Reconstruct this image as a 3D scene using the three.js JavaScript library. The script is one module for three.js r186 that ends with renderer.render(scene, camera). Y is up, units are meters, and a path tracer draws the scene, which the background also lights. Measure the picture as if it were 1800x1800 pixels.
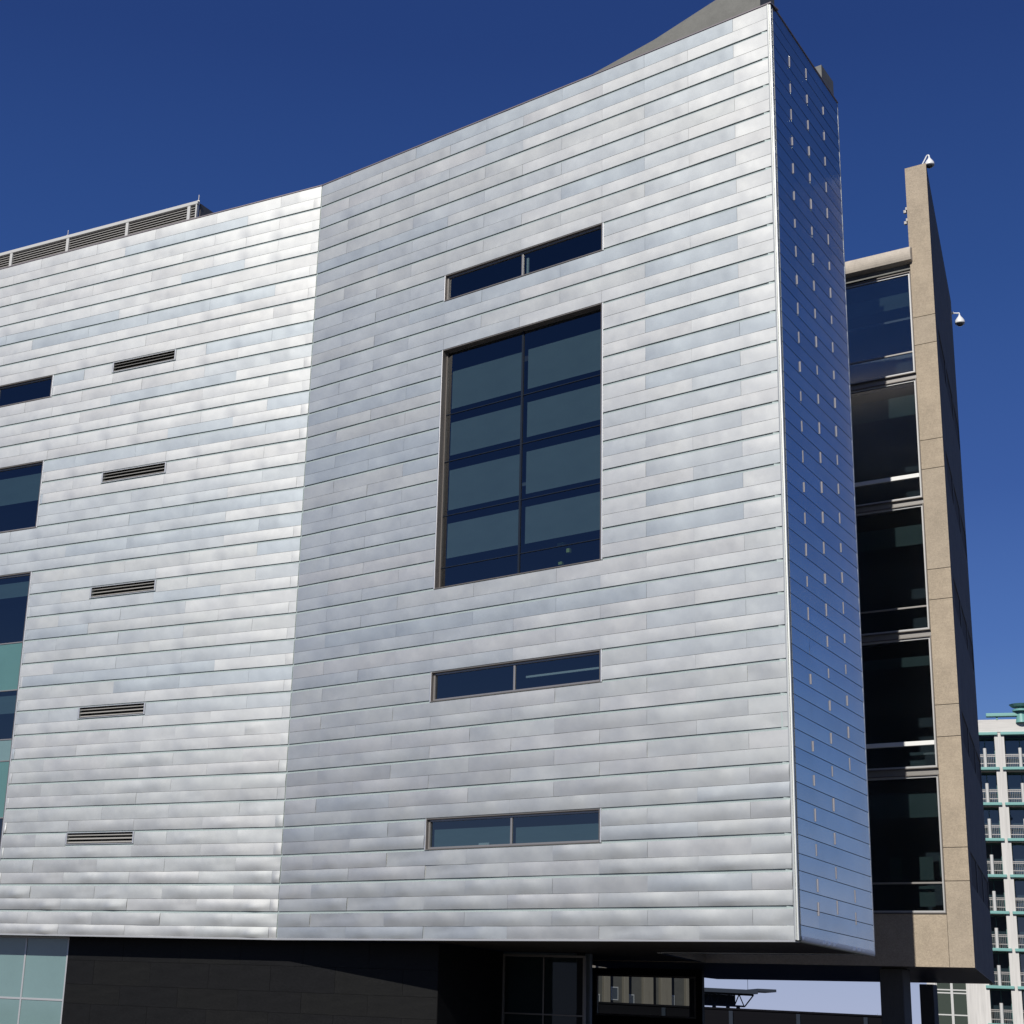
import * as THREE from 'three';
import { RoundedBoxGeometry } from 'three/addons/geometries/RoundedBoxGeometry.js';
import { mergeGeometries } from 'three/addons/utils/BufferGeometryUtils.js';

// ------------------------------------------------------------------ camera, sky, sun, exposure
const renderer = new THREE.WebGLRenderer({ antialias: true });
renderer.toneMapping = THREE.LinearToneMapping;
renderer.toneMappingExposure = 1.3;
renderer.shadowMap.enabled = true;
const scene = new THREE.Scene();

const camera = new THREE.PerspectiveCamera(34.537, 1, 0.1, 3000);
camera.rotation.order = 'YXZ';
camera.position.set(0, 1.6, 0);
camera.rotation.set(THREE.MathUtils.degToRad(17.2756), 0, THREE.MathUtils.degToRad(2.7989));
camera.setViewOffset(1800, 1800, 258.17, 0, 1800, 1800);
camera.updateProjectionMatrix();
camera.updateMatrixWorld(true);

// clear sky: colour depends on height above the horizon only
const SKY = [[0, .3077, .3462, .4769], [2, .2769, .3231, .4615], [5, .1692, .2538, .4462], [9, .0962, .1885, .4077], [13, .0577, .1269, .3423], [18, .0346, .0831, .2654], [25, .0215, .0592, .2038], [33, .0146, .0392, .15], [45, .0115, .0308, .1231], [90, .0092, .0246, .1]];
function skyAt(e) {
  for (let i = 1; i < SKY.length; i++) if (e <= SKY[i][0]) {
    const a = SKY[i - 1], b = SKY[i], t = (e - a[0]) / (b[0] - a[0]);
    return [1, 2, 3].map(k => a[k] + (b[k] - a[k]) * t);
  }
  return SKY[SKY.length - 1].slice(1);
}
{
  const W = 512, H = 512, d = new Float32Array(W * H * 4);
  for (let j = 0; j < H; j++) {
    const e = ((j + .5) / H - .5) * 180, c = e > 0 ? skyAt(e) : [.12, .12, .13];
    for (let i = 0; i < W; i++) d.set([c[0], c[1], c[2], 1], (j * W + i) * 4);
  }
  const t = new THREE.DataTexture(d, W, H, THREE.RGBAFormat, THREE.FloatType);
  t.mapping = THREE.EquirectangularReflectionMapping; t.magFilter = t.minFilter = THREE.LinearFilter; t.needsUpdate = true;
  scene.background = t; scene.environment = t;
}
const SUN_AZ = THREE.MathUtils.degToRad(28.6), SUN_EL = THREE.MathUtils.degToRad(35.5);
const sunDir = new THREE.Vector3(-Math.sin(SUN_AZ) * Math.cos(SUN_EL), Math.sin(SUN_EL), Math.cos(SUN_AZ) * Math.cos(SUN_EL));
const sun = new THREE.DirectionalLight(new THREE.Color().setRGB(1, .965, .90), 4.1);
sun.name = 'sun';
sun.target.position.set(8, 12, -60); sun.position.copy(sun.target.position).addScaledVector(sunDir, 150);
sun.castShadow = true; sun.shadow.radius = 1; sun.shadow.mapSize.set(4096, 4096);
Object.assign(sun.shadow.camera, { left: -60, right: 60, top: 60, bottom: -60, near: 1, far: 400 });
scene.add(sun, sun.target);

// ------------------------------------------------------------------ helpers
let seed = 12345;
const rnd = () => { seed = (seed + 0x6D2B79F5) | 0; let t = Math.imul(seed ^ (seed >>> 15), 1 | seed); t = (t + Math.imul(t ^ (t >>> 7), 61 | t)) ^ t; return ((t ^ (t >>> 14)) >>> 0) / 4294967296; };
const rr = (a, b) => a + (b - a) * rnd();
const used = {};
const uniq = n => { const k = used[n] = (used[n] ?? -1) + 1; return k ? `${n}_${String(k).padStart(3, '0')}` : n; };
const lin = (r, g, b) => new THREE.Color().setRGB(r, g, b);
const V = (x, y, z) => new THREE.Vector3(x, y, z);
function mesh(name, geo, mat, parent) {
  const m = new THREE.Mesh(geo, mat); m.name = parent ? name : uniq(name); m.castShadow = m.receiveShadow = true;
  (parent || scene).add(m); return m;
}
function thing(name, label, category, x, z, group, y = 0) {
  const o = new THREE.Group(); o.name = uniq(name); o.position.set(x, y, z); o.userData = { label, category, kind: 'thing' };
  if (group) o.userData.group = group;
  scene.add(o); return o;
}
const box = (x0, x1, y0, y1, z0, z1) => { const g = new THREE.BoxGeometry(x1 - x0, y1 - y0, z1 - z0); g.translate((x0 + x1) / 2, (y0 + y1) / 2, (z0 + z1) / 2); return g; };
function rbox(x0, x1, y0, y1, z0, z1, r = .012) {
  const g = new RoundedBoxGeometry(x1 - x0, y1 - y0, z1 - z0, 1, Math.min(r, (x1 - x0) * .4, (y1 - y0) * .4, (z1 - z0) * .4)); g.translate((x0 + x1) / 2, (y0 + y1) / 2, (z0 + z1) / 2); return g;
}
const merge = l => mergeGeometries(l.map(g => g.index ? g.toNonIndexed() : g));
// vertical prism over a plan polygon of [x, z] points in the world; uv in metres
function prism(pts, y0, y1, o) {
  const s = new THREE.Shape(pts.map(([x, z]) => new THREE.Vector2(x, -z)));
  const g = new THREE.ExtrudeGeometry(s, { depth: y1 - y0, bevelEnabled: false });
  g.rotateX(-Math.PI / 2); g.translate(o ? -o.position.x : 0, y0 - (o ? o.position.y : 0), o ? -o.position.z : 0); return g;
}
function bar(a, b, r, seg = 8) {
  const d = b.clone().sub(a), g = new THREE.CylinderGeometry(r, r, d.length(), seg);
  g.applyQuaternion(new THREE.Quaternion().setFromUnitVectors(V(0, 1, 0), d.clone().normalize())); g.translate((a.x + b.x) / 2, (a.y + b.y) / 2, (a.z + b.z) / 2); return g;
}
// a tiling noise texture, several octaves
function noiseTex(size, cells, lo, hi, { srgb = false, stretch = 1, tint = [1, 1, 1], power = 1 } = {}) {
  const acc = new Float32Array(size * size); let norm = 0;
  for (const [c, w] of cells) {
    const cx = Math.max(1, Math.round(c / stretch)), cy = c, g = Float32Array.from({ length: cx * cy }, rnd); norm += w;
    for (let j = 0; j < size; j++) for (let i = 0; i < size; i++) {
      const x = i / size * cx, y = j / size * cy, x0 = Math.floor(x), y0 = Math.floor(y); let fx = x - x0, fy = y - y0; fx = fx * fx * (3 - 2 * fx); fy = fy * fy * (3 - 2 * fy);
      const a = g[(y0 % cy) * cx + x0 % cx], b = g[(y0 % cy) * cx + (x0 + 1) % cx], e = g[((y0 + 1) % cy) * cx + x0 % cx], f = g[((y0 + 1) % cy) * cx + (x0 + 1) % cx];
      acc[j * size + i] += w * (a + (b - a) * fx + (e - a) * fy + (a - b - e + f) * fx * fy);
    }
  }
  const d = new Uint8Array(size * size * 4);
  for (let k = 0; k < size * size; k++) { const v = lo + (hi - lo) * Math.pow(acc[k] / norm, power); for (let c = 0; c < 3; c++) d[k * 4 + c] = Math.max(0, Math.min(255, 255 * (1 - (1 - v) * tint[c]))); d[k * 4 + 3] = 255; }
  const t = new THREE.DataTexture(d, size, size); t.wrapS = t.wrapT = THREE.RepeatWrapping; t.magFilter = THREE.LinearFilter; t.minFilter = THREE.LinearMipmapLinearFilter; t.generateMipmaps = true;
  if (srgb) t.colorSpace = THREE.SRGBColorSpace; t.needsUpdate = true; return t;
}
const rep = (t, m) => { const c = t.clone(); c.repeat.set(1 / m, 1 / m); c.needsUpdate = true; return c; };

// ------------------------------------------------------------------ materials
const tSmudge = noiseTex(512, [[4, 1], [9, .6], [40, .25], [120, .2]], .93, 1.02, { srgb: true });
const tRough = noiseTex(512, [[4, 1], [16, .5], [64, .25], [160, .3]], .86, 1.0);
const tConc = noiseTex(512, [[3, .8], [9, .9], [28, .6], [90, .5], [200, .7]], .80, 1.08, { srgb: true });
const tGrain = noiseTex(512, [[4, .5], [14, .5], [70, .5], [150, 1], [256, 1.0]], .76, 1.10, { srgb: true });
const tConcB = noiseTex(512, [[60, .7], [200, 1]], 0, 1);
const tGran = noiseTex(256, [[6, .5], [64, .8], [128, 1]], .5, 1.2, { srgb: true });
const tOil = noiseTex(256, [[5, 1], [9, .7], [17, .3]], 0, 1);
const tBrush = noiseTex(512, [[256, 1], [64, .5]], 0, 1, { stretch: 24 });
const std = o => new THREE.MeshStandardMaterial(o), phy = o => new THREE.MeshPhysicalMaterial(o);
const M = {};
const steel = (r, g, b, rough, name) => { const m = std({ color: lin(r, g, b), metalness: 1, roughness: rough, map: rep(tSmudge, 4.1), roughnessMap: rep(tRough, 3.3), bumpMap: rep(tOil, 3.7), bumpScale: .010 }); m.name = name; return m; };
// mill-finish steel sheets: each coil has its own tone
const TINT = { white: [.665, .67, .645], plain: [.62, .63, .605], pearl: [.645, .645, .62], blue: [.535, .575, .585], pale: [.585, .61, .605], grey: [.58, .585, .565] };
for (const k in TINT) { M[k] = steel(...TINT[k], .61, 'steel_' + k); M[k + 'Smooth'] = M[k].clone(); M[k + 'Smooth'].roughness = .24; M[k + 'Smooth'].bumpScale = .003; } // smooth: the glossier sheets of the end wall
M.mixed = std({ color: 0xffffff, vertexColors: true, metalness: 1, bumpMap: rep(tOil, 3.7), bumpScale: .010, roughness: .61, map: rep(tSmudge, 4.1), roughnessMap: rep(tRough, 3.3) });
M.mixedSmooth = M.mixed.clone(); M.mixedSmooth.roughness = .24; M.mixedSmooth.bumpScale = .003;
M.backing = std({ color: lin(.31, .365, .36), metalness: .3, roughness: .6 });
M.trim = std({ color: lin(.655, .655, .647), metalness: 1, roughness: .5 });
M.coping = std({ color: lin(.265, .234, .242), metalness: .7, roughness: .5 });
M.alu = std({ color: lin(.328, .312, .296), metalness: .7, roughness: .45, roughnessMap: rep(tRough, 1.1) });
M.aluLight = std({ color: lin(.484, .484, .484), metalness: .55, roughness: .45, roughnessMap: rep(tRough, 1.1) });
M.darkFrame = phy({ color: lin(.010, .015, .026), roughness: .6, specularIntensity: .25 });
M.bronze = std({ color: lin(.172, .156, .144), metalness: .6, roughness: .5 });
M.glass = phy({ color: lin(.34, .42, .44), metalness: 0, roughness: .015, transmission: 1, thickness: 0, ior: 2.0 });
M.glassDark = phy({ color: lin(.38, .45, .47), metalness: 0, roughness: .015, transmission: 1, thickness: 0, ior: 2.0 });
M.glassMirror = phy({ color: lin(.36, .43, .46), metalness: 0, roughness: .015, transmission: 1, thickness: 0, ior: 4.2 });
M.glassDoor = phy({ color: lin(.30, .36, .36), roughness: .03, transmission: 1, thickness: 0, ior: 1.3 });
M.glassClear = phy({ color: lin(.55, .58, .56), metalness: 0, roughness: .02, transmission: 1, thickness: 0, ior: 1.5 });
M.spandrel = phy({ color: lin(.078, .168, .156), metalness: 0, roughness: .25, clearcoat: 1, clearcoatRoughness: .03, map: rep(tSmudge, 2.5) });
M.spandrelPale = phy({ color: lin(.133, .207, .207), metalness: 0, roughness: .3, clearcoat: 1, clearcoatRoughness: .04, map: rep(tSmudge, 3.1) });
M.shade = std({ color: lin(.183, .234, .242), roughness: .9, map: rep(tSmudge, 1.3) });
M.shadeGreen = std({ color: lin(.172, .226, .211), roughness: .9, map: rep(tSmudge, 1.7) });
M.deskGreen = std({ color: lin(.351, .429, .156), roughness: .6 });
M.whiteBar = std({ color: lin(.663, .663, .64), roughness: .5 });
M.inside = std({ color: lin(.13, .15, .17), roughness: .9 });
M.insideFloor = std({ color: lin(.06, .055, .05), roughness: .8 });
M.ceilingLight = std({ color: lin(.39, .39, .39), roughness: .6 });
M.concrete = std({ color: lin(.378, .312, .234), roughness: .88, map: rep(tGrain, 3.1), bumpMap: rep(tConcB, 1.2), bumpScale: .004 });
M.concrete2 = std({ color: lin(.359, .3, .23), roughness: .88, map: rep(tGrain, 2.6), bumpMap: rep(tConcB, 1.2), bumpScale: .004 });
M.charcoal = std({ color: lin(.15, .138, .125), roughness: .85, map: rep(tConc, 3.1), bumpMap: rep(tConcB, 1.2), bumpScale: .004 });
M.stone = std({ color: lin(.437, .39, .335), roughness: .85, map: rep(tConc, 2.2) });
M.cover = std({ color: lin(.203, .195, .215), roughness: .7 });
M.jointDark = std({ color: lin(.078, .0663, .0546), roughness: .9 });
M.roofGrey = std({ color: lin(.148, .148, .136), roughness: .75, map: rep(tConc, 3.9) });
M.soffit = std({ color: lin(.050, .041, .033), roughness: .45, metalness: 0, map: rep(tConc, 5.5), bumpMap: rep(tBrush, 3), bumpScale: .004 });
M.granite = phy({ color: lin(.00624, .00624, .00663), roughness: .55, specularIntensity: .35, map: rep(tGran, 1.3) });
M.granite2 = phy({ color: lin(.00546, .00546, .00608), roughness: .55, specularIntensity: .35, map: rep(tGran, 1.7) });
M.granite3 = phy({ color: lin(.00741, .00733, .00702), roughness: .55, specularIntensity: .35, map: rep(tGran, 1.1) });
M.black = std({ color: lin(.008, .008, .008), roughness: .8 });
M.column = std({ color: lin(.0585, .0585, .0585), roughness: .7, map: rep(tConc, 2.1) });
M.louver = std({ color: lin(.328, .32, .304), metalness: .2, roughness: .5 });
M.louverDark = std({ color: lin(.125, .117, .109), metalness: .3, roughness: .6 });
M.aptGlass = phy({ color: lin(.0429, .0546, .0452), roughness: .2, clearcoat: 1, clearcoatRoughness: .05 });
M.whitePaint = std({ color: lin(.468, .468, .456), roughness: .45, map: rep(tSmudge, 2.2) });
M.aptWall = std({ color: lin(.546, .53, .507), roughness: .8, map: rep(tConc, 6) });
M.teal = std({ color: lin(.133, .312, .292), roughness: .5, map: rep(tSmudge, 1.9) });
M.tealDark = std({ color: lin(.0468, .117, .109), roughness: .6 });
M.asphalt = std({ color: lin(.045, .045, .047), roughness: .92, map: rep(tConc, 7) });
M.paving = std({ color: lin(.075, .073, .07), roughness: .9, map: rep(tConc, 4) });
M.darkWall = phy({ specularIntensity: .1, color: lin(.006, .006, .008), roughness: .8, map: rep(tConc, 3) });
M.steelDark = phy({ specularIntensity: .2, color: lin(.022, .028, .04), metalness: 0, roughness: .5 });
M.tan = std({ color: lin(.15, .135, .115), roughness: .85, map: rep(tConc, 5) });
M.bark = std({ color: lin(.0702, .0585, .0468), roughness: .95 });
M.camWhite = std({ color: lin(.624, .632, .64), roughness: .35 });
M.camDome = phy({ color: lin(.03, .035, .04), roughness: .1, clearcoat: 1 });

// ------------------------------------------------------------------ the plan, surveyed in metres
const dir = deg => { const a = THREE.MathUtils.degToRad(deg); return V(Math.sin(a), 0, -Math.cos(a)); };
const dC = dir(-52.24), nC = V(-.61236, 0, .79058);
const dL = dir(-57.72), dR = dir(-47.062), dN = dir(33.679), dS = dir(23.479);
const nL = V(-.53406, 0, .84545), nR = V(-.6812, 0, .73209), nN = V(.83216, 0, .55453), nS = V(.91721, 0, .39841);
const C = V(11.645, 0, -43.44), J = V(-2.22, 0, -56.34), N = V(15.25, 0, -48.845), K = V(19.782, 0, -53.231);
const at = (p, ...dv) => { const q = p.clone(); for (let i = 0; i < dv.length; i += 2) q.addScaledVector(dv[i], dv[i + 1]); return q; };
const xz = p => [p.x, p.z];
const ROOF = 32.05, BOT = 4.19, PITCH = .932, H = k => 7.82 + PITCH * k;
const ang = n => Math.atan2(n.x, n.z);
const LEN_R = at(J).sub(C).length(), LEN_L = 26, LEN_N = N.clone().sub(C).length();

// ------------------------------------------------------------------ ground
{
  const g = new THREE.PlaneGeometry(2400, 2400); g.rotateX(-Math.PI / 2);
  const m = mesh('ground', g, M.asphalt); m.position.set(0, 0, -300); m.userData.kind = 'structure';
  const uv = g.attributes.uv; for (let i = 0; i < uv.count; i++) uv.setXY(i, uv.getX(i) * 2400, uv.getY(i) * 2400);
  const pts = [at(J, dL, 34, nL, 5), at(J, nL, 5.4, dR, -1), at(C, nR, 5, dR, -6), at(K, nS, 6, nL, 2), at(K, dS, 30, nS, 6), at(J, dL, 34, nL, -26)].map(xz);
  mesh('pavement', prism(pts, .004, .13), M.paving).userData.kind = 'structure';
}

// ================================================================== metal-clad building
const bld = thing('metal_clad_building', 'large office building clad in staggered silver metal panels with overhanging pointed corner', 'building', C.x, C.z);
const facadeFrame = (o, P, n, parent = bld) => { o.position.set(P.x - parent.position.x, 0, P.z - parent.position.z); o.rotation.y = ang(n); return o; };

// openings, in the wall's own x (metres to the right of its origin) and height
const openR = [
  { x0: -12.60, x1: -6.13, y0: H(19), y1: H(20), t: 'slot' }, { x0: -12.60, x1: -6.13, y0: H(8), y1: H(17), t: 'big' },
  { x0: -12.60, x1: -6.13, y0: H(4), y1: H(5), t: 'slot' }, { x0: -12.60, x1: -6.13, y0: H(-1), y1: H(0), t: 'slot' }];
const openL = [
  { x0: -19.0, x1: -12.86, y0: H(19), y1: H(20), t: 'slot' }, { x0: -19.0, x1: -12.86, y0: H(13), y1: H(16), t: 'mid' }, { x0: -19.0, x1: -12.86, y0: H(-2), y1: H(11), t: 'strip' },
  ...[20, 15, 10, 5, 0].map(k => ({ x0: -9.58, x1: -6.50, y0: H(k) - .41, y1: H(k) - .02, t: 'vent' }))];

function wallGeo(x0, x1, y0, y1, holes, th = .3) {
  const s = new THREE.Shape([[x0, y0], [x1, y0], [x1, y1], [x0, y1]].map(p => new THREE.Vector2(...p)));
  for (const h of holes) s.holes.push(new THREE.Path([[h.x0, h.y0], [h.x0, h.y1], [h.x1, h.y1], [h.x1, h.y0]].map(p => new THREE.Vector2(...p))));
  const g = new THREE.ExtrudeGeometry(s, { depth: th, bevelEnabled: false }); g.translate(0, 0, -th); return g;
}
const wallR = facadeFrame(mesh('front_wall', wallGeo(-LEN_R, -.02, BOT, ROOF, openR), M.backing, bld), C, nR);
const wallL = facadeFrame(mesh('front_wall', wallGeo(-LEN_L, -.0, BOT, ROOF, openL), M.backing, bld), J, nL);
const wallN = facadeFrame(mesh('end_wall', wallGeo(.02, LEN_N, BOT, ROOF, []), M.backing, bld), C, nN);
wallR.userData.label = 'long silver panelled wall with large gridded window'; wallL.userData.label = 'brighter silver panelled wall with louvred vents'; wallN.userData.label = 'narrow shaded end wall reflecting blue sky';

// one sheet of cladding: pillowed face with dents, folded edges; cached by size and variant
const sheetCache = new Map();
function sheet(L, h, v, amp) {
  const key = `${L.toFixed(2)}_${h.toFixed(3)}_${v}_${amp}`;
  if (sheetCache.has(key)) return sheetCache.get(key);
  const save = seed; seed = 7919 * (v + 3) + Math.round(L * 100) * 31 + Math.round(amp * 1000);
  const nx = Math.max(4, Math.round(L * 3.4)), ny = 5, P = [], U = [], I = [];
  const dents = Array.from({ length: 1 + Math.round(L * 1.5) }, () => [rr(0, L), rr(.1, .75) * h, rr(.16, .55), rr(-.007, .007) * amp]);
  const b0 = rr(.002, .011) * amp, tilt = rr(-.003, .003), ou = rr(0, 9), ov = rr(0, 9), saw = rr(.3, 1);
  const Z = (x, y) => {
    const u = x / L, w = y / h; let z = b0 * Math.pow(Math.max(0, Math.sin(Math.PI * Math.min(1, w * .92 + .04))), .8) * (.55 + .45 * Math.sin(Math.PI * u)) + tilt * (u - .5);
    for (const [dx, dy, r, a] of dents) z += a * Math.exp(-((x - dx) ** 2 / (r * r) + (y - dy) ** 2 / (r * r * .3)));
    return .034 + z + .004 * saw * (1 - w);
  };
  for (let j = 0; j <= ny; j++) for (let i = 0; i <= nx; i++) { const x = L * i / nx, y = h * j / ny; P.push(x, y, Z(x, y)); U.push(x + ou, y + ov); }
  for (let j = 0; j < ny; j++) for (let i = 0; i < nx; i++) { const a = j * (nx + 1) + i, b = a + 1, c = a + nx + 1, d = c + 1; I.push(a, b, d, a, d, c); }
  const edge = (x0, y0, x1, y1, n) => { for (let i = 0; i < n; i++) { const f = i / n, g = (i + 1) / n, xa = x0 + (x1 - x0) * f, ya = y0 + (y1 - y0) * f, xb = x0 + (x1 - x0) * g, yb = y0 + (y1 - y0) * g, k = P.length / 3; P.push(xa, ya, Z(xa, ya), xb, yb, Z(xb, yb), xa, ya, .004, xb, yb, .004); for (const [p, q] of [[xa, ya], [xb, yb], [xa, ya], [xb, yb]]) U.push(p + ou, q + ov); I.push(k, k + 2, k + 1, k + 1, k + 2, k + 3); } };
  edge(0, 0, L, 0, 3); edge(L, 0, L, h, 1); edge(L, h, 0, h, 3); edge(0, h, 0, 0, 1);
  const g = new THREE.BufferGeometry(); g.setAttribute('position', new THREE.Float32BufferAttribute(P, 3)); g.setAttribute('uv', new THREE.Float32BufferAttribute(U, 2)); g.setIndex(I); g.computeVertexNormals();
  seed = save; sheetCache.set(key, g); return g;
}
const panels = [];
function layPanels(wall, xa, xb, j0, len, openings, pick, face) {
  for (let k = -4; k <= 25; k++) {
    const gp = face === 'N' ? .010 : .042, b = k === -4 ? BOT + .01 : H(k) + gp, t = k === 25 ? ROOF - .02 : H(k + 1) - gp, mid = k === -4 ? (b + t) / 2 - .03 : H(k) + PITCH * .475;
    for (const up of [0, 1]) {
      const gm = face === 'N' ? .010 : .004, y0 = up ? mid + gm : b, y1 = up ? t : mid - gm;
      let cuts = [xa, xb]; for (let x = j0 + (up ? len / 2 : 0); x > xa - len; x -= len) if (x > xa + .1 && x < xb - .1) cuts.push(x);
      let spans = []; cuts.sort((a, b) => a - b); for (let i = 1; i < cuts.length; i++) spans.push([cuts[i - 1], cuts[i]]);
      for (const o of openings) if ((y0 + y1) / 2 > o.y0 && (y0 + y1) / 2 < o.y1) spans = spans.flatMap(([a, c]) => { const m = .07, l = o.x0 - m, r = o.x1 + m; if (c <= l || a >= r) return [[a, c]]; const out = []; if (a < l - .12) out.push([a, l]); if (c > r + .12) out.push([r, c]); return out; });
      spans.forEach(([a, c]) => panels.push({ wall, x: a + .0025, y: y0, L: c - a - .005, h: y1 - y0, k, up, face, tint: pick(-(a + c) / 2, k, up), amp: face === 'N' ? .3 : k < -1 ? 3.2 : k < 1 ? 2.4 : k < 4 ? 1.6 : face === 'N' ? .3 : 1, v: Math.floor(rnd() * 5) }));
    }
  }
}
const choose = (...w) => { let t = rnd() * w.reduce((s, x) => s + x[1], 0); for (const [n, p] of w) if ((t -= p) < 0) return n; return w[0][0]; };
let streak = 'plain', streakLeft = 0;
layPanels(wallR, -LEN_R + .02, -.10, 6.13 * -1 + 3.235 * 2, 3.235, openR, (s, k, up) => {
  if (k < 4) return choose(['plain', 5], ['grey', 2], ['pearl', 2], ['pale', 1]);
  if (s < 1.5 && up) return k < 8 ? choose(['pale', 2], ['plain', 1]) : choose(['white', 6], ['blue', .6]);
  if (up && s < 5.2 && k > 7 && k < 22) return choose(['blue', 5], ['pale', 2]);
  if (up && s < 8 && k > 7 && k < 17) return choose(['white', 3], ['pale', 1]);
  if (!up && s < 8) return choose(['white', 5], ['pearl', 2], ['pale', 1]);
  if (streakLeft-- <= 0) { streak = choose(['plain', 3], ['pale', 3], ['blue', 2], ['pearl', 1.2]); streakLeft = Math.floor(rr(1, 4)); }
  return streak;
}, 'R');
layPanels(wallL, -24.5, -.02, -.34, 3.08, openL, (s, k, up) => {
  if (k < 3) return choose(['plain', 4], ['grey', 2], ['pearl', 2]);
  if (streakLeft-- <= 0) { streak = k > 3 && k < 14 ? choose(['plain', 2], ['pale', 4], ['blue', 2], ['white', 1.2]) : choose(['white', 5], ['pearl', 3], ['blue', 2], ['pale', 1]); streakLeft = Math.floor(rr(1, 4)); }
  return s < 2 && !up ? choose(['white', 4], ['pearl', 1]) : streak;
}, 'L');
layPanels(wallN, .10, LEN_N - .06, 1.55 - 1.635 + 3.27 * 2, 3.27, [], () => choose(['plain', 3], ['pale', 3], ['blue', 2], ['grey', 2]), 'N');
// the 300 sheets that show largest are pieces of their wall, the rest is one mass
{
  bld.updateMatrixWorld(true);
  const p = V(), px = (w, x, y) => { p.set(x, y, .04); w.localToWorld(p); p.project(camera); return [p.x, p.y]; };
  for (const q of panels) {
    const c = [[0, 0], [1, 0], [1, 1], [0, 1]].map(([a, b]) => px(q.wall, q.x + a * q.L, q.y + b * q.h).map(v => Math.max(-1, Math.min(1, v)))); let s = 0;
    c.forEach(([x, y], i) => { const [u, v] = c[(i + 1) % 4]; s += x * v - u * y; }); q.area = Math.abs(s);
  }
  const order = [...panels].sort((a, b) => b.area - a.area), rest = [], restEnd = [], inv = bld.matrixWorld.clone().invert();
  order.forEach((q, i) => {
    const g = sheet(q.L, q.h, q.v, q.amp);
    if (i < 300) { const m = mesh('panel', g, M[q.tint + (q.face === 'N' ? 'Smooth' : '')], q.wall); m.position.set(q.x, q.y, 0); return; }
    const c = g.clone(), n = c.attributes.position.count, col = new Float32Array(n * 3); for (let j = 0; j < n; j++) col.set(TINT[q.tint], j * 3);
    c.setAttribute('color', new THREE.BufferAttribute(col, 3)); c.translate(q.x, q.y, 0); c.applyMatrix4(inv.clone().multiply(q.wall.matrixWorld)); (q.face === 'N' ? restEnd : rest).push(c);
  });
  const m = mesh('cladding_panels', mergeGeometries([mergeGeometries(rest), mergeGeometries(restEnd)], true), [M.mixed, M.mixedSmooth], bld); m.userData.kind = 'stuff';
}
// seam covers on the narrow end wall: one at each butt joint
{
  const g = new THREE.CylinderGeometry(.026, .026, .37, 8, 1, false); g.scale(1, 1, 1.4);
  for (let k = -4; k <= 25; k++) for (const [s, up] of [[1.55, 1], [4.82, 1], [3.18, 0]]) {
    const y = (k === -4 ? 4.62 : H(k)) + (up ? .68 : .235) - (k === -4 ? .21 : 0); if (y > 31.7 || k < 5 && rnd() < .05 * (5 - k)) continue;
    const m = mesh('seam_cover', g, M.cover, wallN); m.position.set(s, y, .035); m.rotation.z = rr(-.02, .02); m.scale.set(rr(.6, 1), rr(.75, 1), rr(.6, 1));
  }
  // bent drip edge along the foot of the end wall
  const P = [], I = [], U = [], n = 70; for (let i = 0; i <= n; i++) { const x = .08 + (LEN_N - .12) * i / n, w = Math.pow(Math.max(0, Math.sin(i * .23 + 2.2) * .6 + .5 * Math.sin(i * 1.31)), 1.5) * .07 * rr(.3, 1); P.push(x, BOT + .12, .05, x, BOT + .02, .055 + w, x, BOT - .03, .03); U.push(x, 0, x, .1, x, .15); if (i < n) for (const j of [0, 1]) { const a = i * 3 + j, b = a + 3; I.push(a, a + 1, b, b, a + 1, b + 1); } }
  const d = new THREE.BufferGeometry(); d.setAttribute('position', new THREE.Float32BufferAttribute(P, 3)); d.setAttribute('uv', new THREE.Float32BufferAttribute(U, 2)); d.setIndex(I); d.computeVertexNormals();
  mesh('drip_edge', d, M.trim, wallN);
}
// folded corner flashing where the two walls meet, coping, foot trims
{

  const cg = new THREE.CylinderGeometry(.038, .038, ROOF - BOT, 14, 24); cg.translate(C.x - bld.position.x, (ROOF + BOT) / 2, 0);
  const bis = nR.clone().add(nN).normalize(), cm = mesh('corner_flashing', cg, M.plain, bld); cm.position.set(-.022 * bis.x, 0, -.022 * bis.z);
  facadeFrame(mesh('corner_flashing', rbox(-.10, -.035, BOT, ROOF, .0, .048, .01), M.plain, bld), C, nR);
  facadeFrame(mesh('end_flashing', rbox(LEN_N - .055, LEN_N + .02, BOT, ROOF, -.3, .04, .006), M.plain, bld), C, nN);
  const cop = (P, n, x0, x1, label) => facadeFrame(mesh('coping', rbox(x0, x1, ROOF - .015, ROOF + .035, -.45, .06, .01), M.coping, bld), P, n);
  cop(C, nR, -LEN_R - .02, .05); cop(J, nL, -LEN_L, .0); cop(C, nN, .06, LEN_N);
  facadeFrame(mesh('foot_trim', rbox(-LEN_R, -.08, BOT - .05, BOT + .008, -.2, .045, .006), M.aluLight, bld), C, nR);
  facadeFrame(mesh('foot_trim', rbox(-24.5, 0, BOT - .05, BOT + .008, -.2, .045, .006), M.aluLight, bld), J, nL);
}
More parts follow.
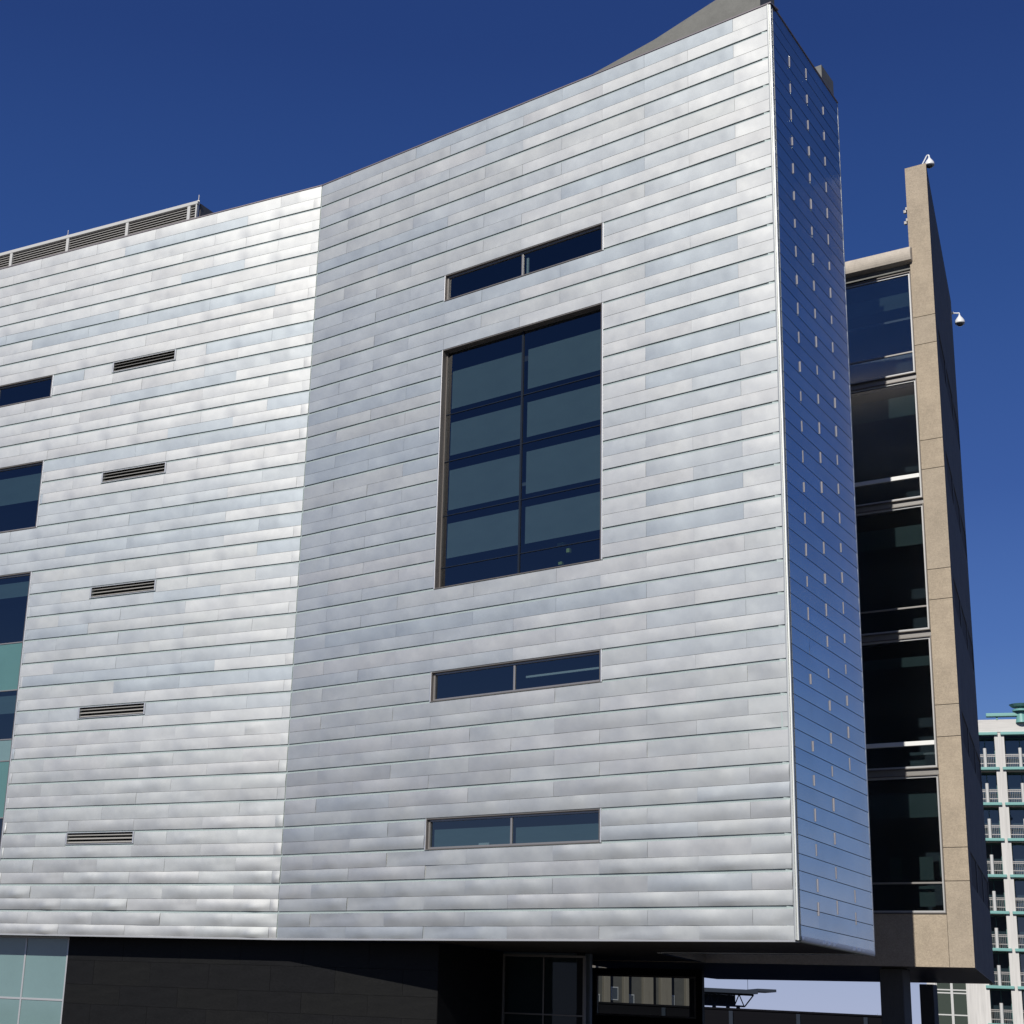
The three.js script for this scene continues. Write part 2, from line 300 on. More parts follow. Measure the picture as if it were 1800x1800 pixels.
// shell behind the cladding: roof deck, floors, dark cores, rear walls
const G = at(K, dC, 15), Lend = at(J, dL, LEN_L), Lback = at(Lend, nL, -14);
{
  const inN = at(N, dR, 7), inG = at(K, dC, 9, nC, .35);
  const plan = (e) => [at(Lend, nL, -e, dL, -e), at(J, nL, -e), at(C, nR, -e - .1, dR, e), at(N, nN, -e, dN, -e), at(inN, dN, -e), at(inG, nL, 0), at(G, nC, .35), at(Lback, dL, -e)].map(xz);
  mesh('roof_deck', prism(plan(.32), ROOF - .5, ROOF - .1, bld), M.roofGrey, bld);
  for (const k of [15, 10, 5, 0]) mesh('floor_slab', prism(plan(.75), H(k) + 1.05, H(k) + 1.35, bld), M.insideFloor, bld);
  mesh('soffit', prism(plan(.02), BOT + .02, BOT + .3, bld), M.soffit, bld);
  const core = [at(Lend, nL, -4.5, dL, -1), at(J, nL, -4.5, dR, .5), at(C, nR, -4.5, dR, 5), at(inN, dN, -1), at(G, nL, .6), at(Lback, dL, -1, nL, 1)].map(xz);
  mesh('interior_core', prism(core, BOT + .3, ROOF - .5, bld), M.inside, bld);
  const strip = (a, b, n) => prism([a, b, at(b, n, -.25), at(a, n, -.25)].map(xz), BOT, ROOF, bld);
  const back = nR.clone().negate();
  mesh('rear_wall', strip(N, inN, back), M.plainSmooth, bld); mesh('rear_wall', strip(inN, inG, nN), M.plainSmooth, bld);
  mesh('rear_wall', strip(Lback, Lend, dL), M.column, bld); mesh('rear_wall', strip(G, Lback, nL.clone().negate()), M.column, bld);
}
// windows: a frame with panes, bars and shades of its own
function windowUnit(P, n, parent, o, { cols, rows = [], frame, fw = .07, depth, glass = M.glass, bars = M.darkFrame, barW = .05, shades = [], kinds = {}, reveal = M.bronze, label, name = 'window', rowThin = false }) {
  const { x0, x1, y0, y1 } = o, zg = -depth, list = [];
  list.push(box(x0, x0 + fw, y0, y1, zg - .06, zg + .05), box(x1 - fw, x1, y0, y1, zg - .06, zg + .05), box(x0 + fw, x1 - fw, y0, y0 + fw, zg - .06, zg + .05), box(x0 + fw, x1 - fw, y1 - fw, y1, zg - .06, zg + .05));
  const w = facadeFrame(mesh(name, merge(list), frame, parent), P, n, parent); if (label) w.userData.label = label;
  const lining = []; const zo = .045, zi = zg + .05; if (zo - zi > .05) lining.push(box(x0 - .018, x0 + .012, y0 - .018, y1 + .018, zi, zo), box(x1 - .012, x1 + .018, y0 - .018, y1 + .018, zi, zo), box(x0 + .012, x1 - .012, y0 - .018, y0 + .012, zi, zo), box(x0 + .012, x1 - .012, y1 - .012, y1 + .018, zi, zo));
  if (lining.length) mesh('reveal', merge(lining), reveal, w);
  cols = [...cols].sort((a, b) => a - b); rows = [...rows].sort((a, b) => a - b);
  const xs = [x0 + fw, ...cols, x1 - fw], ys = [y0 + fw, ...rows, y1 - fw];
  cols.forEach(c => mesh('mullion', rbox(c - barW / 2, c + barW / 2, y0 + fw, y1 - fw, zg - .05, zg + .035, .008), bars, w));
  rows.forEach(r => mesh('transom', rbox(x0 + fw, x1 - fw, r - barW * (rowThin ? .2 : .5), r + barW * (rowThin ? .2 : .5), zg - .045, zg + .03, .008), bars, w));
  for (let i = 1; i < xs.length; i++) for (let j = 1; j < ys.length; j++) { const m = mesh('pane', box(xs[i - 1], xs[i], ys[j - 1], ys[j], zg - .008, zg + .006), kinds[j - 1] || glass, w); if (m.material.transmission) m.geometry = new THREE.PlaneGeometry(xs[i] - xs[i - 1], ys[j] - ys[j - 1]).translate((xs[i] + xs[i - 1]) / 2, (ys[j] + ys[j - 1]) / 2, zg); }
  for (const [a, b, c, d, m, z = .14] of shades) mesh('roller_shade', box(a, b, c, d, zg - z - .008, zg - z), m || M.shade, w);
  return w;
}
// thin bright fold round each opening in the cladding
function surround(P, n, o, m = .068) {
  const { x0, x1, y0, y1 } = o;
  for (const [a, b] of [[x0 - m, x0 - .02], [x1 + .02, x1 + m]]) facadeFrame(mesh('window_surround', rbox(a, b, y0 - .02, y1 + .02, .002, .05, .01), M.trim, bld), P, n);
}
for (const o of openR) {
  surround(C, nR, o);
  if (o.t === 'slot') {
    const low = o.y0 < 8;
    windowUnit(C, nR, bld, o, { cols: [-9.37], frame: M.alu, bars: M.alu, fw: .075, depth: .10, barW: .07, label: o.y0 > 20 ? 'narrow two-pane slot window above the large window' : low ? 'lowest two-pane slot window with shades half drawn' : 'two-pane slot window below the large window', shades: low ? [[-12.5, -9.42, o.y0 + .06, o.y1 - .30, M.shade], [-9.32, -6.22, o.y0 + .06, o.y1 - .36, M.shade]] : [] });
    if (low) mesh('sill_box', rbox(-10.65, -10.25, o.y0 + .075, o.y0 + .15, -.2, -.13), M.whiteBar, bld.children[bld.children.length - 1]);
    if (o.y0 > 20) mesh('blind_post', box(-9.27, -9.19, o.y0 + .08, o.y1 - .22, -.22, -.17), M.whiteBar, bld.children[bld.children.length - 1]);
    if (!low && o.y0 < 20) mesh('light_tube', rbox(-9.1, -6.4, o.y0 + .46, o.y0 + .53, -.36, -.3), M.whiteBar, bld.children[bld.children.length - 1]);
  } else {
    const S = []; for (const [a, b] of [[21.62, 22.98], [19.95, 21.12], [18.02, 19.42], [16.36, 17.55]]) { S.push([-12.46, -9.48, a, b, M.shade], [-9.26, -6.2, a - .01, b + .02, M.shade]); }
    const w = windowUnit(C, nR, bld, o, { cols: [-9.37], rows: [16.0, 17.78, 19.68, 21.36], frame: M.bronze, rowThin: true, bars: M.darkFrame, fw: .05, depth: .20, barW: .07, shades: S, glass: M.glassDark, label: 'large gridded window with grey roller shades behind dark glass' });
    for (const [x, y, a, b] of [[-8.2, 16.15, .26, .12], [-7.85, 15.9, .12, .14], [-8.15, 15.55, .14, .1]]) mesh('desk_item', rbox(x, x + a, y, y + b, -.72, -.6), M.deskGreen, w);
  }
}
for (const o of openL) if (o.t !== 'vent') {
  surround(J, nL, o);
  if (o.t === 'slot') windowUnit(J, nL, bld, o, { cols: [-15.9], frame: M.alu, bars: M.alu, depth: .10, barW: .07 });
  if (o.t === 'mid') windowUnit(J, nL, bld, o, { cols: [-15.9], frame: M.alu, bars: M.alu, depth: .10, shades: [[-18.9, -12.95, 21.2, 22.35, M.shade]] });
  if (o.t === 'strip') windowUnit(J, nL, bld, o, { cols: [-15.9], rows: [8.45, 10.62, 11.45, 13.38, 15.28], frame: M.alu, bars: M.alu, depth: .08, kinds: { 1: M.spandrel, 4: M.spandrel, 2: M.spandrelPale }, shades: [[-18.9, -12.95, 12.5, 13.2, M.shade], [-18.9, -12.95, 17.2, 17.8, M.shade]] });
}
// louvred vents in the left wall
openL.filter(o => o.t === 'vent').forEach((o, i) => {
  const { x0, x1, y0, y1 } = o, z = .03;
  const v = facadeFrame(mesh('louver_vent', merge([box(x0 - .06, x0, y0 - .02, y1 + .02, -.12, .05), box(x1, x1 + .06, y0 - .02, y1 + .02, -.12, .05), box(x0, x1, y1, y1 + .02, -.12, .05), box(x0, x1, y0 - .02, y0, -.12, .05)]), M.trim, bld), J, nL);
  mesh('vent_back', box(x0, x1, y0, y1, -.14, -.125), M.black, v);
  for (let j = 0; j < 3; j++) { const y = y0 + .035 + j * .13, g = new THREE.BoxGeometry(x1 - x0, .012, .13); g.rotateX(.55); g.translate((x0 + x1) / 2, y + .03, -.035); mesh('slat', g, M.louver, v); }
});
// sloping grey parapet behind the coping, and the block at its far end
{
  const P = [], I = [], top = [[7.6, 32.25], [6.7, 32.46], [4.41, 32.78], [1.97, 33.34], [.55, 33.85]];
  top.forEach(([s, h]) => { for (const [d, y] of [[0, ROOF], [0, h], [1.35, h], [1.35, ROOF]]) { const q = at(C, dR, s, nR, -.4, dN, d * (s < 1 ? 1 : 1)); P.push(q.x - bld.position.x, y, q.z - bld.position.z); } });
  const g0 = []; for (let i = 1; i < top.length; i++) { const a = (i - 1) * 4, b = i * 4; for (const [u, v] of [[0, 1], [1, 2], [2, 3]]) I.push(a + u, b + u, b + v, a + u, b + v, a + v); } const e = (top.length - 1) * 4; I.push(e, e + 2, e + 1, e, e + 3, e + 2, 0, 1, 2, 0, 2, 3);
  let g = new THREE.BufferGeometry(); g.setAttribute('position', new THREE.Float32BufferAttribute(P, 3)); g.setIndex(I); g = g.toNonIndexed(); g.computeVertexNormals();
  const uv = []; for (let i = 0; i < g.attributes.position.count; i++) uv.push(g.attributes.position.getX(i) * 1.2, g.attributes.position.getY(i)); g.setAttribute('uv', new THREE.Float32BufferAttribute(uv, 2));
  mesh('sloped_parapet', g, M.roofGrey, bld);
  const a = at(C, dN, 5.35, nN, -.12), b = at(C, dN, LEN_N + .05, nN, -.10);
  mesh('roof_block', prism([a, b, at(b, dR, 2), at(a, dR, 2)].map(xz), ROOF, 32.95, bld), M.roofGrey, bld);
}
// ground floor under the overhang: black stone wall, storefront, doors, lobby window
{
  const t = .85, Wr = at(J, nL, -t, dL, -5.96);
  const gw = facadeFrame(mesh('granite_wall', box(-9.78, 5.66, 0, BOT - .02, -.4, -.02), M.black, bld), at(J, nL, -t), nL); gw.userData.label = 'black stone wall under the overhang';
  const rows = [.004, .95, 1.85, 2.52, 3.35, BOT - .03], Lt = 2.5734;
  for (let r = 0; r < rows.length - 1; r++) for (let x = -9.78 - (r % 2) * 1.2867; x < 5.66; x += Lt) { const a = Math.max(-9.78, x), b = Math.min(5.66, x + Lt); if (b - a < .2) continue; const m = mesh('stone_tile', rbox(a + .0035, b - .0035, rows[r] + .003, rows[r + 1] - .003, -.022, rr(.0, .006), .004), [M.granite, M.granite2, M.granite3][Math.floor(rnd() * 3)], gw); }
  const o = { x0: -22, x1: -9.78, y0: .14, y1: BOT - .03 };
  windowUnit(at(J, nL, -t), nL, bld, o, { cols: [-11.88, -13.98, -16.08, -18.2], rows: [1.94], frame: M.aluLight, bars: M.aluLight, fw: .06, barW: .075, depth: .05, glass: M.spandrelPale, name: 'storefront', label: 'pale green glazed storefront at ground level' });
  // recessed entrance: the black wall turns back, then a pair of glass doors
  const D0 = V(5.4, 0, -57.5), D1 = at(D0, dL, -3.0), E0 = V(9.6, 0, -67.9), E1 = at(E0, dL, -4.9);
  const W0 = at(J, nL, -t - .02, dL, -5.66);
  const slab = (a, b, n, name, m, y1 = BOT - .01, y0 = 0) => mesh(name, prism([a, b, at(b, n, -.3), at(a, n, -.3)].map(xz), y0, y1, bld), m, bld);
  slab(W0, D0, nN, 'return_wall', M.granite); slab(at(D1), at(E0, nL, .0), nN, 'return_wall', M.granite2);
  const dl = D0.distanceTo(D1);
  windowUnit(D0, nL, bld, { x0: 0, x1: dl, y0: .02, y1: 4.1 }, { cols: [dl / 2], rows: [2.2], frame: M.bronze, bars: M.bronze, depth: .02, glass: M.glassDoor, name: 'entrance_door', label: 'dark glazed entrance under the overhang' });
  mesh('lobby_lining', prism([at(D0, nL, -.4, dL, .3), at(D1, nL, -.4, dL, .01), at(D1, nL, -.6, dL, .01), at(D0, nL, -.6, dL, .3)].map(xz), 0, BOT, bld), M.inside, bld);
  const el = E0.distanceTo(E1);
  windowUnit(E0, nL, bld, { x0: .5, x1: el - .25, y0: 2.4, y1: 3.95 }, { cols: [], rows: [], frame: M.bronze, depth: .05, glass: M.glassClear, name: 'lobby_window', label: 'see-through lobby window below the soffit' });
  const f = (a, b, y0, y1) => prism([at(E0, dL, -a), at(E0, dL, -b), at(E0, dL, -b, nL, -.25), at(E0, dL, -a, nL, -.25)].map(xz), y0, y1, bld);
  mesh('lobby_wall', merge([f(0, .5, 0, BOT), f(el - .25, el, 0, BOT), f(.5, el - .25, 0, 2.4), f(.5, el - .25, 3.95, BOT)]), M.granite2, bld);
}

// ================================================================== concrete and glass block on the right
const blk = thing('concrete_building', 'tan concrete building with tall fin wall and dark glass front behind the metal corner', 'building', K.x, K.z);
{
  const dL = dC, nL = nC;
  const S = at(K, dS, 12.5), FW = .78, TOP = 32.5;
  const pt = (s, d) => at(K, dL, s, dS, d);
  // precast pieces of the fin and side wall, a dark joint bed behind them
  const ys = [4.2]; for (const k of [0, 1, 2, 3, 4]) ys.push(6.87 + 4.65 * k, 7.93 + 4.65 * k); ys.push(TOP);
  mesh('joint_bed', prism([pt(.03, .04), pt(FW - .03, .04), pt(FW - .03, 12.4), pt(.03, 12.4)].map(xz), 4.22, TOP - .05, blk), M.jointDark, blk);
  for (let i = 0; i < ys.length - 1; i++) {
    const y0 = ys[i] + (i ? .011 : 0), y1 = ys[i + 1] - (i < ys.length - 2 ? .011 : 0), win = i % 2 === 1, m = i % 3 ? M.concrete : M.concrete2;
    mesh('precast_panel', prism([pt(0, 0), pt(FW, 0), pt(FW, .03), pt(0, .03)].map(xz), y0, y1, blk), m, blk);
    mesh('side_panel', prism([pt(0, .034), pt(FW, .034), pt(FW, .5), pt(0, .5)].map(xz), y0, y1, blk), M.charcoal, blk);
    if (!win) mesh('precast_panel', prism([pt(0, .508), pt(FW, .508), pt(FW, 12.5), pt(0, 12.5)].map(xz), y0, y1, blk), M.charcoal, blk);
    else {
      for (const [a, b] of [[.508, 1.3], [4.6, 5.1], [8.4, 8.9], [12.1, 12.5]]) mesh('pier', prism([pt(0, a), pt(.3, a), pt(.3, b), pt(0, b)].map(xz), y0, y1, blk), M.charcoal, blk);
      for (const [a, b] of [[1.3, 4.6], [5.1, 8.4], [8.9, 12.1]]) {
        const o = { x0: a, x1: b, y0: y0, y1: y1 }, w = mesh('side_window', merge([box(a, a + .05, y0, y1, -.22, -.12), box(b - .05, b, y0, y1, -.22, -.12), box(a + .05, b - .05, y0, y0 + .05, -.22, -.12), box(a + .05, b - .05, y1 - .05, y1, -.22, -.12)]), M.darkFrame, blk);
        w.rotation.y = ang(nS); const pg = new THREE.PlaneGeometry(b - a - .1, y1 - y0 - .1); pg.translate((a + b) / 2, (y0 + y1) / 2, -.17); mesh('pane', pg, M.glassDark, w);
      }
    }
  }
  // wall below the glass, soffit, floors, core, rear and coping
  const GL = 15.4;
  mesh('base_wall', prism([pt(FW + .012, 0), pt(GL, 0), pt(GL, .4), pt(FW + .012, .4)].map(xz), 4.2, 5.84, blk), M.concrete, blk);
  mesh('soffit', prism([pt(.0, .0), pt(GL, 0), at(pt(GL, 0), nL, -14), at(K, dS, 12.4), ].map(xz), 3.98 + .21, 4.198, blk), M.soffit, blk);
  mesh('roof_deck', prism([pt(FW, .1), pt(GL, .1), pt(GL, 12.3), pt(FW, 12.3)].map(xz), 28.5, 29.0, blk), M.roofGrey, blk);
  for (const y of [24.33, 19.7, 15.04, 10.4, 5.87]) mesh('floor_slab', prism([pt(FW + .02, .35), pt(GL, .35), pt(GL, 12.3), pt(FW + .02, 12.3)].map(xz), y - .22, y + .05, blk), M.insideFloor, blk);
  mesh('interior_core', prism([pt(FW + .02, 3), pt(GL, 3), pt(GL, 12.2), pt(FW + .02, 12.2)].map(xz), 4.3, 28.5, blk), M.inside, blk);
  mesh('inner_lining', prism([pt(FW + .012, .4), pt(FW + .05, .4), pt(FW + .05, 3), pt(FW + .012, 3)].map(xz), 5.9, 28.5, blk), M.inside, blk);
  mesh('rear_wall', prism([pt(.0, 12.3), pt(GL, 12.3), pt(GL, 12.5), pt(0, 12.5)].map(xz), 4.2, 28.9, blk), M.concrete2, blk);
  const copeShape = new THREE.Shape(); copeShape.moveTo(0, 28.74); copeShape.lineTo(.16, 28.78); copeShape.quadraticCurveTo(.26, 29.0, .16, 29.22); copeShape.lineTo(0, 29.28); copeShape.lineTo(-.4, 29.28); copeShape.lineTo(-.4, 28.74); copeShape.closePath();
  const cg = new THREE.ExtrudeGeometry(copeShape, { depth: 14, bevelEnabled: true, bevelSize: .03, bevelThickness: .04, bevelSegments: 2, curveSegments: 6 }); cg.rotateY(-Math.PI / 2); // profile x -> z, depth -> -x
  const cp = mesh('coping', cg, M.stone, blk); cp.rotation.y = ang(nL); const co = at(V(0, 0, 0), dL, .72); cp.position.set(co.x, 0, co.z);
  // dark glass front, storey by storey
  const fl = [5.87, 10.4, 15.04, 19.7, 24.33, 28.34];
  for (let i = 0; i < 5; i++) {
    const y0 = fl[i] + (i ? .12 : 0), y1 = fl[i + 1] - (i < 4 ? .12 : 0), tr = fl[i] + .95, xr = -.80, x0 = -15.2;
    const sh = [
      [[-7, -.9, 8.95, 9.72, M.shadeGreen, .2], [-1.75, -1.25, 6.1, 6.75, M.shadeGreen, .3], [-1.9, -1.45, 7.0, 7.75, M.shadeGreen, .9], [-1.25, -.9, 7.1, 7.8, M.shadeGreen, .9], [-2.9, -2.5, 7.0, 7.75, M.shadeGreen, .9]],
      [[-7, -.9, 14.0, 14.33, M.shadeGreen, .2], [-1.9, -1.4, 10.55, 11.15, M.shade, .5], [-1.3, -.9, 10.98, 11.05, M.whiteBar, .08]],
      [[-7, -.9, 18.25, 18.95, M.shadeGreen, .2]],
      [[-7, -.9, 23.0, 23.75, M.shadeGreen, .2]],
      [[-7, -.9, 27.15, 27.7, M.shadeGreen, .2], [-7, -.9, 26.62, 26.70, M.aluLight, .15]]][i];
    const w = windowUnit(K, nL, blk, { x0, x1: xr, y0, y1 }, { cols: [-3.4, -6.2, -9], rows: [tr], frame: M.aluLight, bars: M.alu, fw: .075, depth: .06, barW: .06, glass: M.glassMirror, shades: sh, name: 'curtain_wall', label: `dark glass front of storey ${['one', 'two', 'three', 'four', 'five'][i]} from below` });
    if (i === 3 || i === 1) mesh('sill_rail', rbox(x0 + .1, xr - .075, tr - .075, tr + .075, -.05, .0, .015), M.whiteBar, w);
    if (i) mesh('floor_band', rbox(x0, xr, fl[i] - .118, fl[i] + .118, -.16, -.05, .01), M.alu, w);
  }
  // columns under the soffit
  const colm = (p, a, b, y1, m) => { const g = rbox(-a / 2, a / 2, 0, y1, -b / 2, b / 2, .03), c = mesh('column', g, m, blk); c.position.set(p.x - K.x, 0, p.z - K.z); c.rotation.y = ang(nL); return c; };
  colm(V(18.13, 0, -55.95), .78, .7, 4.16, M.column); colm(V(23.42, 0, -68.2), .56, .5, 4.19, M.column); colm(V(14.95, 0, -72.6), .34, .34, 4.19, M.column);
  const cap = colm(V(18.13, 0, -55.95), .66, .58, .12, M.black); cap.name = 'column_cap'; cap.position.y = 4.1;
  // two small fittings on the left face of the fin
  for (const y of [30.95, 30.5]) { const g = merge([rbox(-.02, .06, -.06, .06, -.06, .06, .01), rbox(.04, .14, -.16, -.03, -.05, .05, .015)]); const f = mesh('wall_fitting', g, M.alu, blk); const p = at(V(0, 0, 0), dL, FW, dS, .2); f.position.set(p.x, y, p.z); f.rotation.y = ang(nL) + Math.PI; }
}

// ================================================================== things on the roofs
{
  // louvred plant screen
  const P0 = at(J, nL, -.65), sc = thing('roof_louver_screen', 'grey louvred plant screen with white posts on the roof edge', 'roof screen', P0.x, P0.z, null, ROOF);
  sc.rotation.y = ang(nL); const y0 = .05, y1 = 1.06, xs = [-6.57, -6.95, -10.18, -13.45, -16.7, -19.95, -23.2];
  mesh('top_rail', rbox(-23.4, -6.5, y1, y1 + .15, -.08, .09, .02), M.whitePaint, sc);
  mesh('screen_back', box(-23.2, -6.6, .04, y1 + .1, -.16, -.13), M.louverDark, sc);
  xs.forEach((x, i) => mesh('post', rbox(x - (i ? .075 : .035), x + (i ? .075 : .035), 0, y1, -.07, .075, .015), M.whitePaint, sc));
  for (let b = 1; b < xs.length; b++) for (let j = 0; j < 10; j++) { const L = xs[b - 1] - xs[b] - .14; if (L < .1) continue; const g = new THREE.BoxGeometry(L, .016, .125); g.rotateX(.8); g.translate((xs[b] + xs[b - 1]) / 2, y0 + .03 + j * .112, -.01); mesh('slat', g, M.louver, sc); }
  const g = new THREE.BoxGeometry(.06, 1.15, 3.2); g.translate(-6.55, .6, -1.75); mesh('side_panel', g, M.louverDark, sc);
  const rod = (s, lab) => { const q = at(J, dL, s, nL, -.72), t = thing('lightning_rod', lab, 'lightning rod', q.x, q.z, 'lightning rods on the roof screen', ROOF + 1.2); mesh('rod', bar(V(0, 0, 0), V(0, .34, 0), .016), M.alu, t); mesh('clamp', rbox(-.05, .05, -.02, .09, -.05, .05), M.alu, t); };
  rod(6.58, 'thin rod standing on the right end of the roof screen'); rod(13.6, 'thin rod standing on the middle of the roof screen');
}
function cctv(lab, base, out, up, size) {
  const t = thing('security_camera', lab, 'security camera', base.x, base.z, 'dome cameras on the concrete wall', base.y);
  const d = out.clone(), tip = d.clone().setY(up), pts = [V(0, 0, 0), d.clone().multiplyScalar(.45).setY(up * .55), d.clone().multiplyScalar(.85).setY(up * 1.02), d.clone().setY(up * .98), d.clone().multiplyScalar(1.04).setY(up - .12)];
  mesh('arm', new THREE.TubeGeometry(new THREE.CatmullRomCurve3(pts), 20, .028, 8), M.camWhite, t);
  mesh('base_plate', rbox(-.07, .07, -.03, .05, -.07, .07), M.camWhite, t);
  const prof = [[.03, .0], [.05, -.05], [.09, -.10], [.15, -.2], [.165, -.28], [.15, -.33], [.0, -.335]].map(([r, y]) => new THREE.Vector2(r * size, y * size));
  const h = mesh('housing', new THREE.LatheGeometry(prof, 20), M.camWhite, t); h.position.set(tip.x * 1.04, up - .1, tip.z * 1.04);
  const dm = mesh('dome', new THREE.SphereGeometry(.115 * size, 16, 10, 0, Math.PI * 2, Math.PI / 2, Math.PI / 2), M.camDome, h); dm.position.y = -.33 * size; dm.scale.y = .7;
}
cctv('white dome camera on top of the concrete fin', at(K, dC, .22, dS, .3).setY(32.52), at(V(0, 0, 0), nS, .34, nC, .1), .42, 1.05);
cctv('white dome camera on the far edge of the concrete side wall', at(K, dS, 12.4).setY(31.9), at(V(0, 0, 0), nS, .3), -.03, 1.25);

// ================================================================== apartment block in the distance
{
  const A = V(55.37, 0, -140), dA = dir(-68), nA = V(-.37461, 0, .92718);
  const ap = thing('apartment_building', 'white apartment block with green ledges and balconies behind the concrete building', 'building', A.x, A.z); ap.rotation.y = ang(nA);
  // local x runs to the right, s of the survey is -x
  const piers = [[-6.95, -6.3], [-3.86, -2.1], [-.45, .35], [2.75, 3.6], [6.2, 7.2], [9.6, 11]], ys = Array.from({ length: 10 }, (_, i) => 1.0 + 3 * i);
  mesh('rear_mass', box(-6.9, 10.9, 0, 29, -12, -1.6), M.inside, ap);
  mesh('parapet', rbox(-7.0, 11.1, 28.12, 29.22, -.6, .06, .03), M.aptWall, ap);
  mesh('flank_wall', box(-7.05, -6.9, 0, 29.2, -12, -.5), M.aptWall, ap); mesh('flank_wall', box(10.9, 11.1, 0, 29.2, -12, -.5), M.aptWall, ap);
  piers.forEach(([a, b]) => mesh('pier', rbox(a, b, 0, 28.12, -1.6, 0, .03), M.aptWall, ap));
  const rail = (a, b) => merge([1.05, .92, .3].map(y => box(a, b, y, y + .06, -.06, -.02)).concat(Array.from({ length: Math.floor((b - a) / .14) }, (_, i) => box(a + .07 + i * .14, a + .085 + i * .14, 0, 1.05, -.05, -.03))));
  for (let i = 1; i < piers.length; i++) {
    const a = piers[i - 1][1], b = piers[i][0], c = (a + b) / 2, rg = rail(a, b);
    const led = rbox(a - .28, b + .28, -.12, .12, -.35, .22, .03), post = new THREE.CylinderGeometry(.14, .14, 1.62, 12); const postFat = post;
    for (let k = 0; k < 9; k++) {
      const y = 4 + 3 * k - .0;      // balcony ledges at 4, 7 ... 28
      if (!(i === 1 && k < 2)) { const l = mesh('ledge', led, M.teal, ap); l.position.set(0, y, 0); }
      if (k === 8) continue;
      if (i === 1 && k < 2) continue;
      mesh('balcony_floor', box(a, b, y - .1, y + .08, -1.6, -.36), M.aptWall, ap);
      const r = mesh('railing', rg, M.alu, ap); r.position.set(0, y + .12, -.02);
      const p = mesh('post', post, M.whitePaint, ap); p.position.set(c, y + .12 + .81, .05);
      const w = mesh('window', merge([box(a, a + .07, y + .1, y + 2.85, -1.45, -1.36), box(b - .07, b, y + .1, y + 2.85, -1.45, -1.36), box(c - .035, c + .035, y + .1, y + 2.85, -1.45, -1.36), box(a + .07, b - .07, y + 2.75, y + 2.85, -1.45, -1.36)]), M.tealDark, ap);
      const pg = new THREE.PlaneGeometry(b - a - .14, 2.65); pg.translate(c, y + 1.43, -1.4); mesh('pane', pg, M.glass, w);
    }
    const wt = i === 1 ? 9.8 : 3.8, w = mesh('window', merge([box(a, a + .08, .2, wt, -.3, -.2), box(b - .08, b, .2, wt, -.3, -.2), box(c - .1, c + .1, .2, wt, -.3, -.18), ...(i === 1 ? [2.5, 4.6, 6.35, 6.6, 9.3] : [2.55, 2.85]).map(y => box(a + .08, b - .08, y, y + .1, -.3, -.21))]), M.whitePaint, ap);
    const pg = new THREE.PlaneGeometry(b - a, wt - .2); pg.translate(c, wt / 2 + .1, -.25); mesh('pane', pg, M.aptGlass, w);
  }
  // roof trellis and vent
  mesh('roof_rail', merge([rbox(-1.0, 6, 29.45, 29.75, -.3, .3, .05), ...[-.2, 2, 4].map(x => box(x, x + .15, 29.2, 29.46, -.1, .1))]), M.teal, ap);
  const vent = mesh('roof_vent', merge([new THREE.CylinderGeometry(.25, .5, 1.4, 14).translate(1.85, 29.6, .05), new THREE.CylinderGeometry(.95, .75, .2, 20).translate(1.85, 30.35, .05), new THREE.CylinderGeometry(.7, .7, .16, 20).translate(1.85, 29.95, .05)]), M.teal, ap);
}
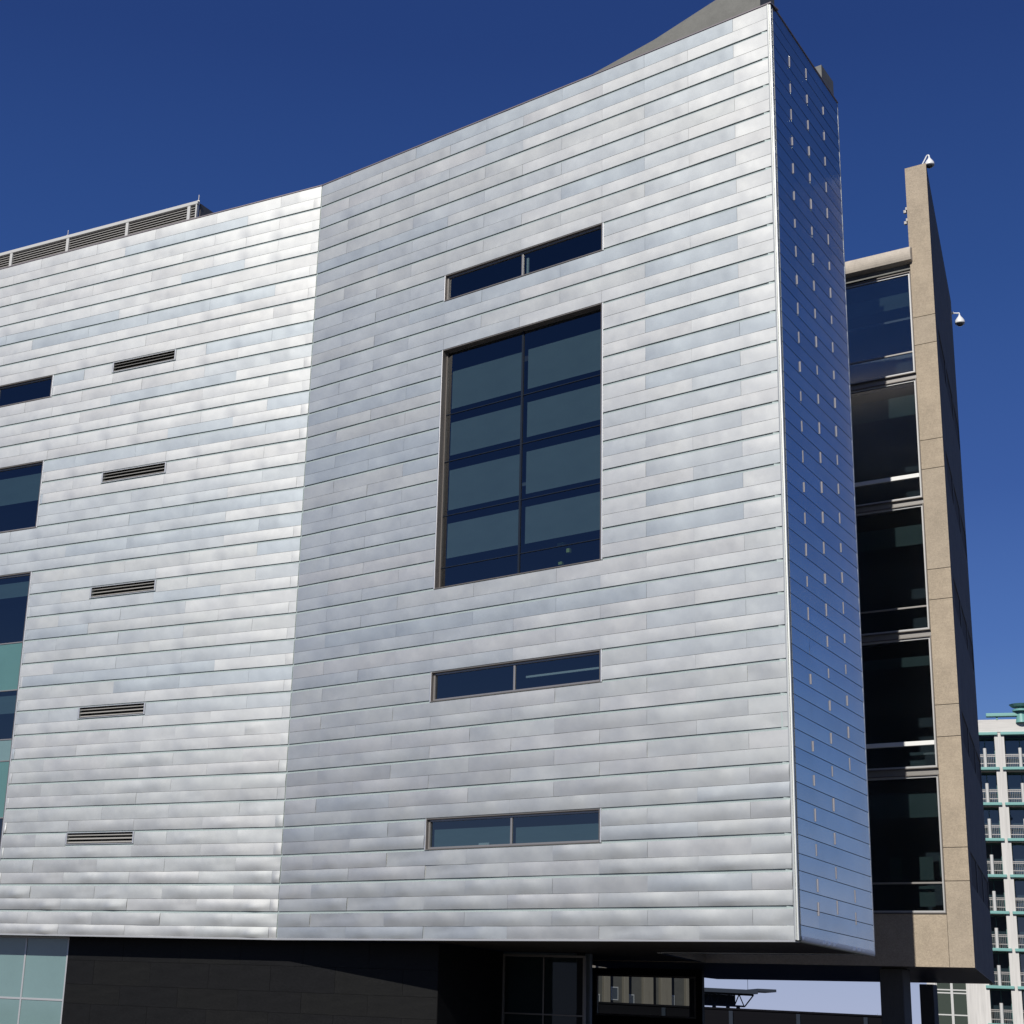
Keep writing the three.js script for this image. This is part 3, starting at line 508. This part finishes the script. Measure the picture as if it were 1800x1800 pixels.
// ================================================================== seen under the overhang
{
  const a = V(-40, 0, -110), w = thing('perimeter_wall', 'long dark wall seen beneath the overhang in front of the pale horizon', 'wall', 10, -108);
  w.rotation.y = -.02; mesh('wall_body', box(-60, 25.4, 0, 3.55, -.2, .2), M.darkWall, w); mesh('wall_cap', rbox(-60, 25.4, 3.55, 3.68, -.26, .26, .03), M.darkWall, w);
  for (let x = -57; x < 25; x += 4.2) mesh('wall_post', rbox(x - .12, x + .12, 0, 3.5, .2, .34, .02), M.steelDark, w);
  const c = thing('station_canopy', 'distant flat canopy on a steel truss seen beneath the overhang', 'canopy', 33, -150); c.rotation.y = .0;
  mesh('roof_slab', merge([box(-5, 3.0, 5.72, 6.05, -2, 2), box(3.0, 4.6, 5.95, 6.18, -2, 2)]), M.steelDark, c);
  mesh('antenna', bar(V(2.6, 6.1, 0), V(2.6, 7.4, 0), .02, 6), M.steelDark, c);
  const tr = [box(-3, 2.2, 4.6, 4.75, .3, .45), box(-3, 3.0, 5.58, 5.72, .3, .45)]; for (let i = 0; i < 6; i++) { const x = -3 + i * .86; tr.push(bar(V(x, 4.66, .38), V(x + .43, 5.66, .38), .05, 6), bar(V(x + .43, 5.66, .38), V(x + .86, 4.66, .38), .05, 6)); } tr.push(bar(V(2.2, 4.66, .38), V(3.0, 5.66, .38), .06, 6));
  mesh('truss', merge(tr), M.steelDark, c);
  mesh('ticket_hall', box(-4.8, 1.6, 4.72, 5.6, -1.6, -.5), M.steelDark, c);
  for (const x of [-.6, .6, 1.5]) mesh('column', bar(V(x, 0, .3), V(x + .15, 4.65, .3), .17, 8), M.steelDark, c);
  mesh('platform_rail', merge([box(-4, 3.3, 4.0, 4.08, -.9, -.8), box(-4, 3.3, 4.28, 4.36, -.9, -.8)]), M.steelDark, c);
  const t = thing('tan_building', 'distant tan building with pale piers seen through the lobby window', 'building', 24, -132); t.rotation.y = .2;
  mesh('wall', box(-9, 3.4, 0, 8.2, -6, -.4), M.column, t);
  for (const [x, wd] of [[-6.5, .6], [-5.2, .5], [-4.0, .5], [-2.4, .4], [-.8, .8], [.6, .9], [2.7, .5]]) mesh('pier', rbox(x, x + wd, 0, 8.2, -.4, .1, .03), M.tan, t);
  for (const [x, y] of [[-5.8, 4.6], [-4.5, 4.2], [-3.0, 4.8], [-1.7, 4.3], [1.6, 4.4]]) { const w2 = mesh('window', merge([box(x - .3, x + .3, y - .5, y - .42, -.42, -.34), box(x - .3, x + .3, y + .42, y + .5, -.42, -.34), box(x - .3, x - .24, y - .42, y + .42, -.42, -.34), box(x + .24, x + .3, y - .42, y + .42, -.42, -.34)]), M.aluLight, t); const pg = new THREE.PlaneGeometry(.48, .84); pg.translate(x, y, -.37); mesh('pane', pg, M.glass, w2); }
  mesh('ledge', rbox(-9, 3.4, 3.7, 4.0, -.4, .2, .03), M.tan, t);
  const v = thing('garden_wall', 'low white wall at the foot of the apartment block', 'wall', 48, -124); v.rotation.y = ang(V(-.37461, 0, .92718));
  mesh('wall_body', box(-9, 9, 0, 2.9, -.15, .15), M.aptWall, v); mesh('wall_cap', rbox(-9, 9, 2.9, 3.05, -.22, .22, .03), M.aptWall, v);
  const tree = (x, z, h, lab, sd) => {
    const o = thing('bare_tree', lab, 'tree', x, z, 'leafless trees beyond the dark wall'); seed = sd;
    mesh('trunk', new THREE.CylinderGeometry(.05, .13, h * .7, 7).translate(0, h * .35, 0), M.bark, o);
    const br = []; const grow = (p, d, l, r, n) => { const q = p.clone().addScaledVector(d, l); br.push(bar(p, q, r, 5)); if (n) for (let i = 0; i < 3; i++) grow(q, d.clone().add(V(rr(-.8, .8), rr(-.15, .4), rr(-.8, .8))).normalize(), l * rr(.55, .8), r * .6, n - 1); };
    for (let i = 0; i < 5; i++) grow(V(0, h * (.5 + .05 * i), 0), V(rr(-1, 1), rr(.4, 1), rr(-1, 1)).normalize(), h * .16, .04, 3);
    mesh('crown', merge(br), M.bark, o);
  };
  tree(33.2, -122, 3.75, 'small leafless tree above the middle of the dark wall', 41); tree(38.4, -122, 3.7, 'small leafless tree above the dark wall beside the column', 77);
}
renderer.render(scene, camera);
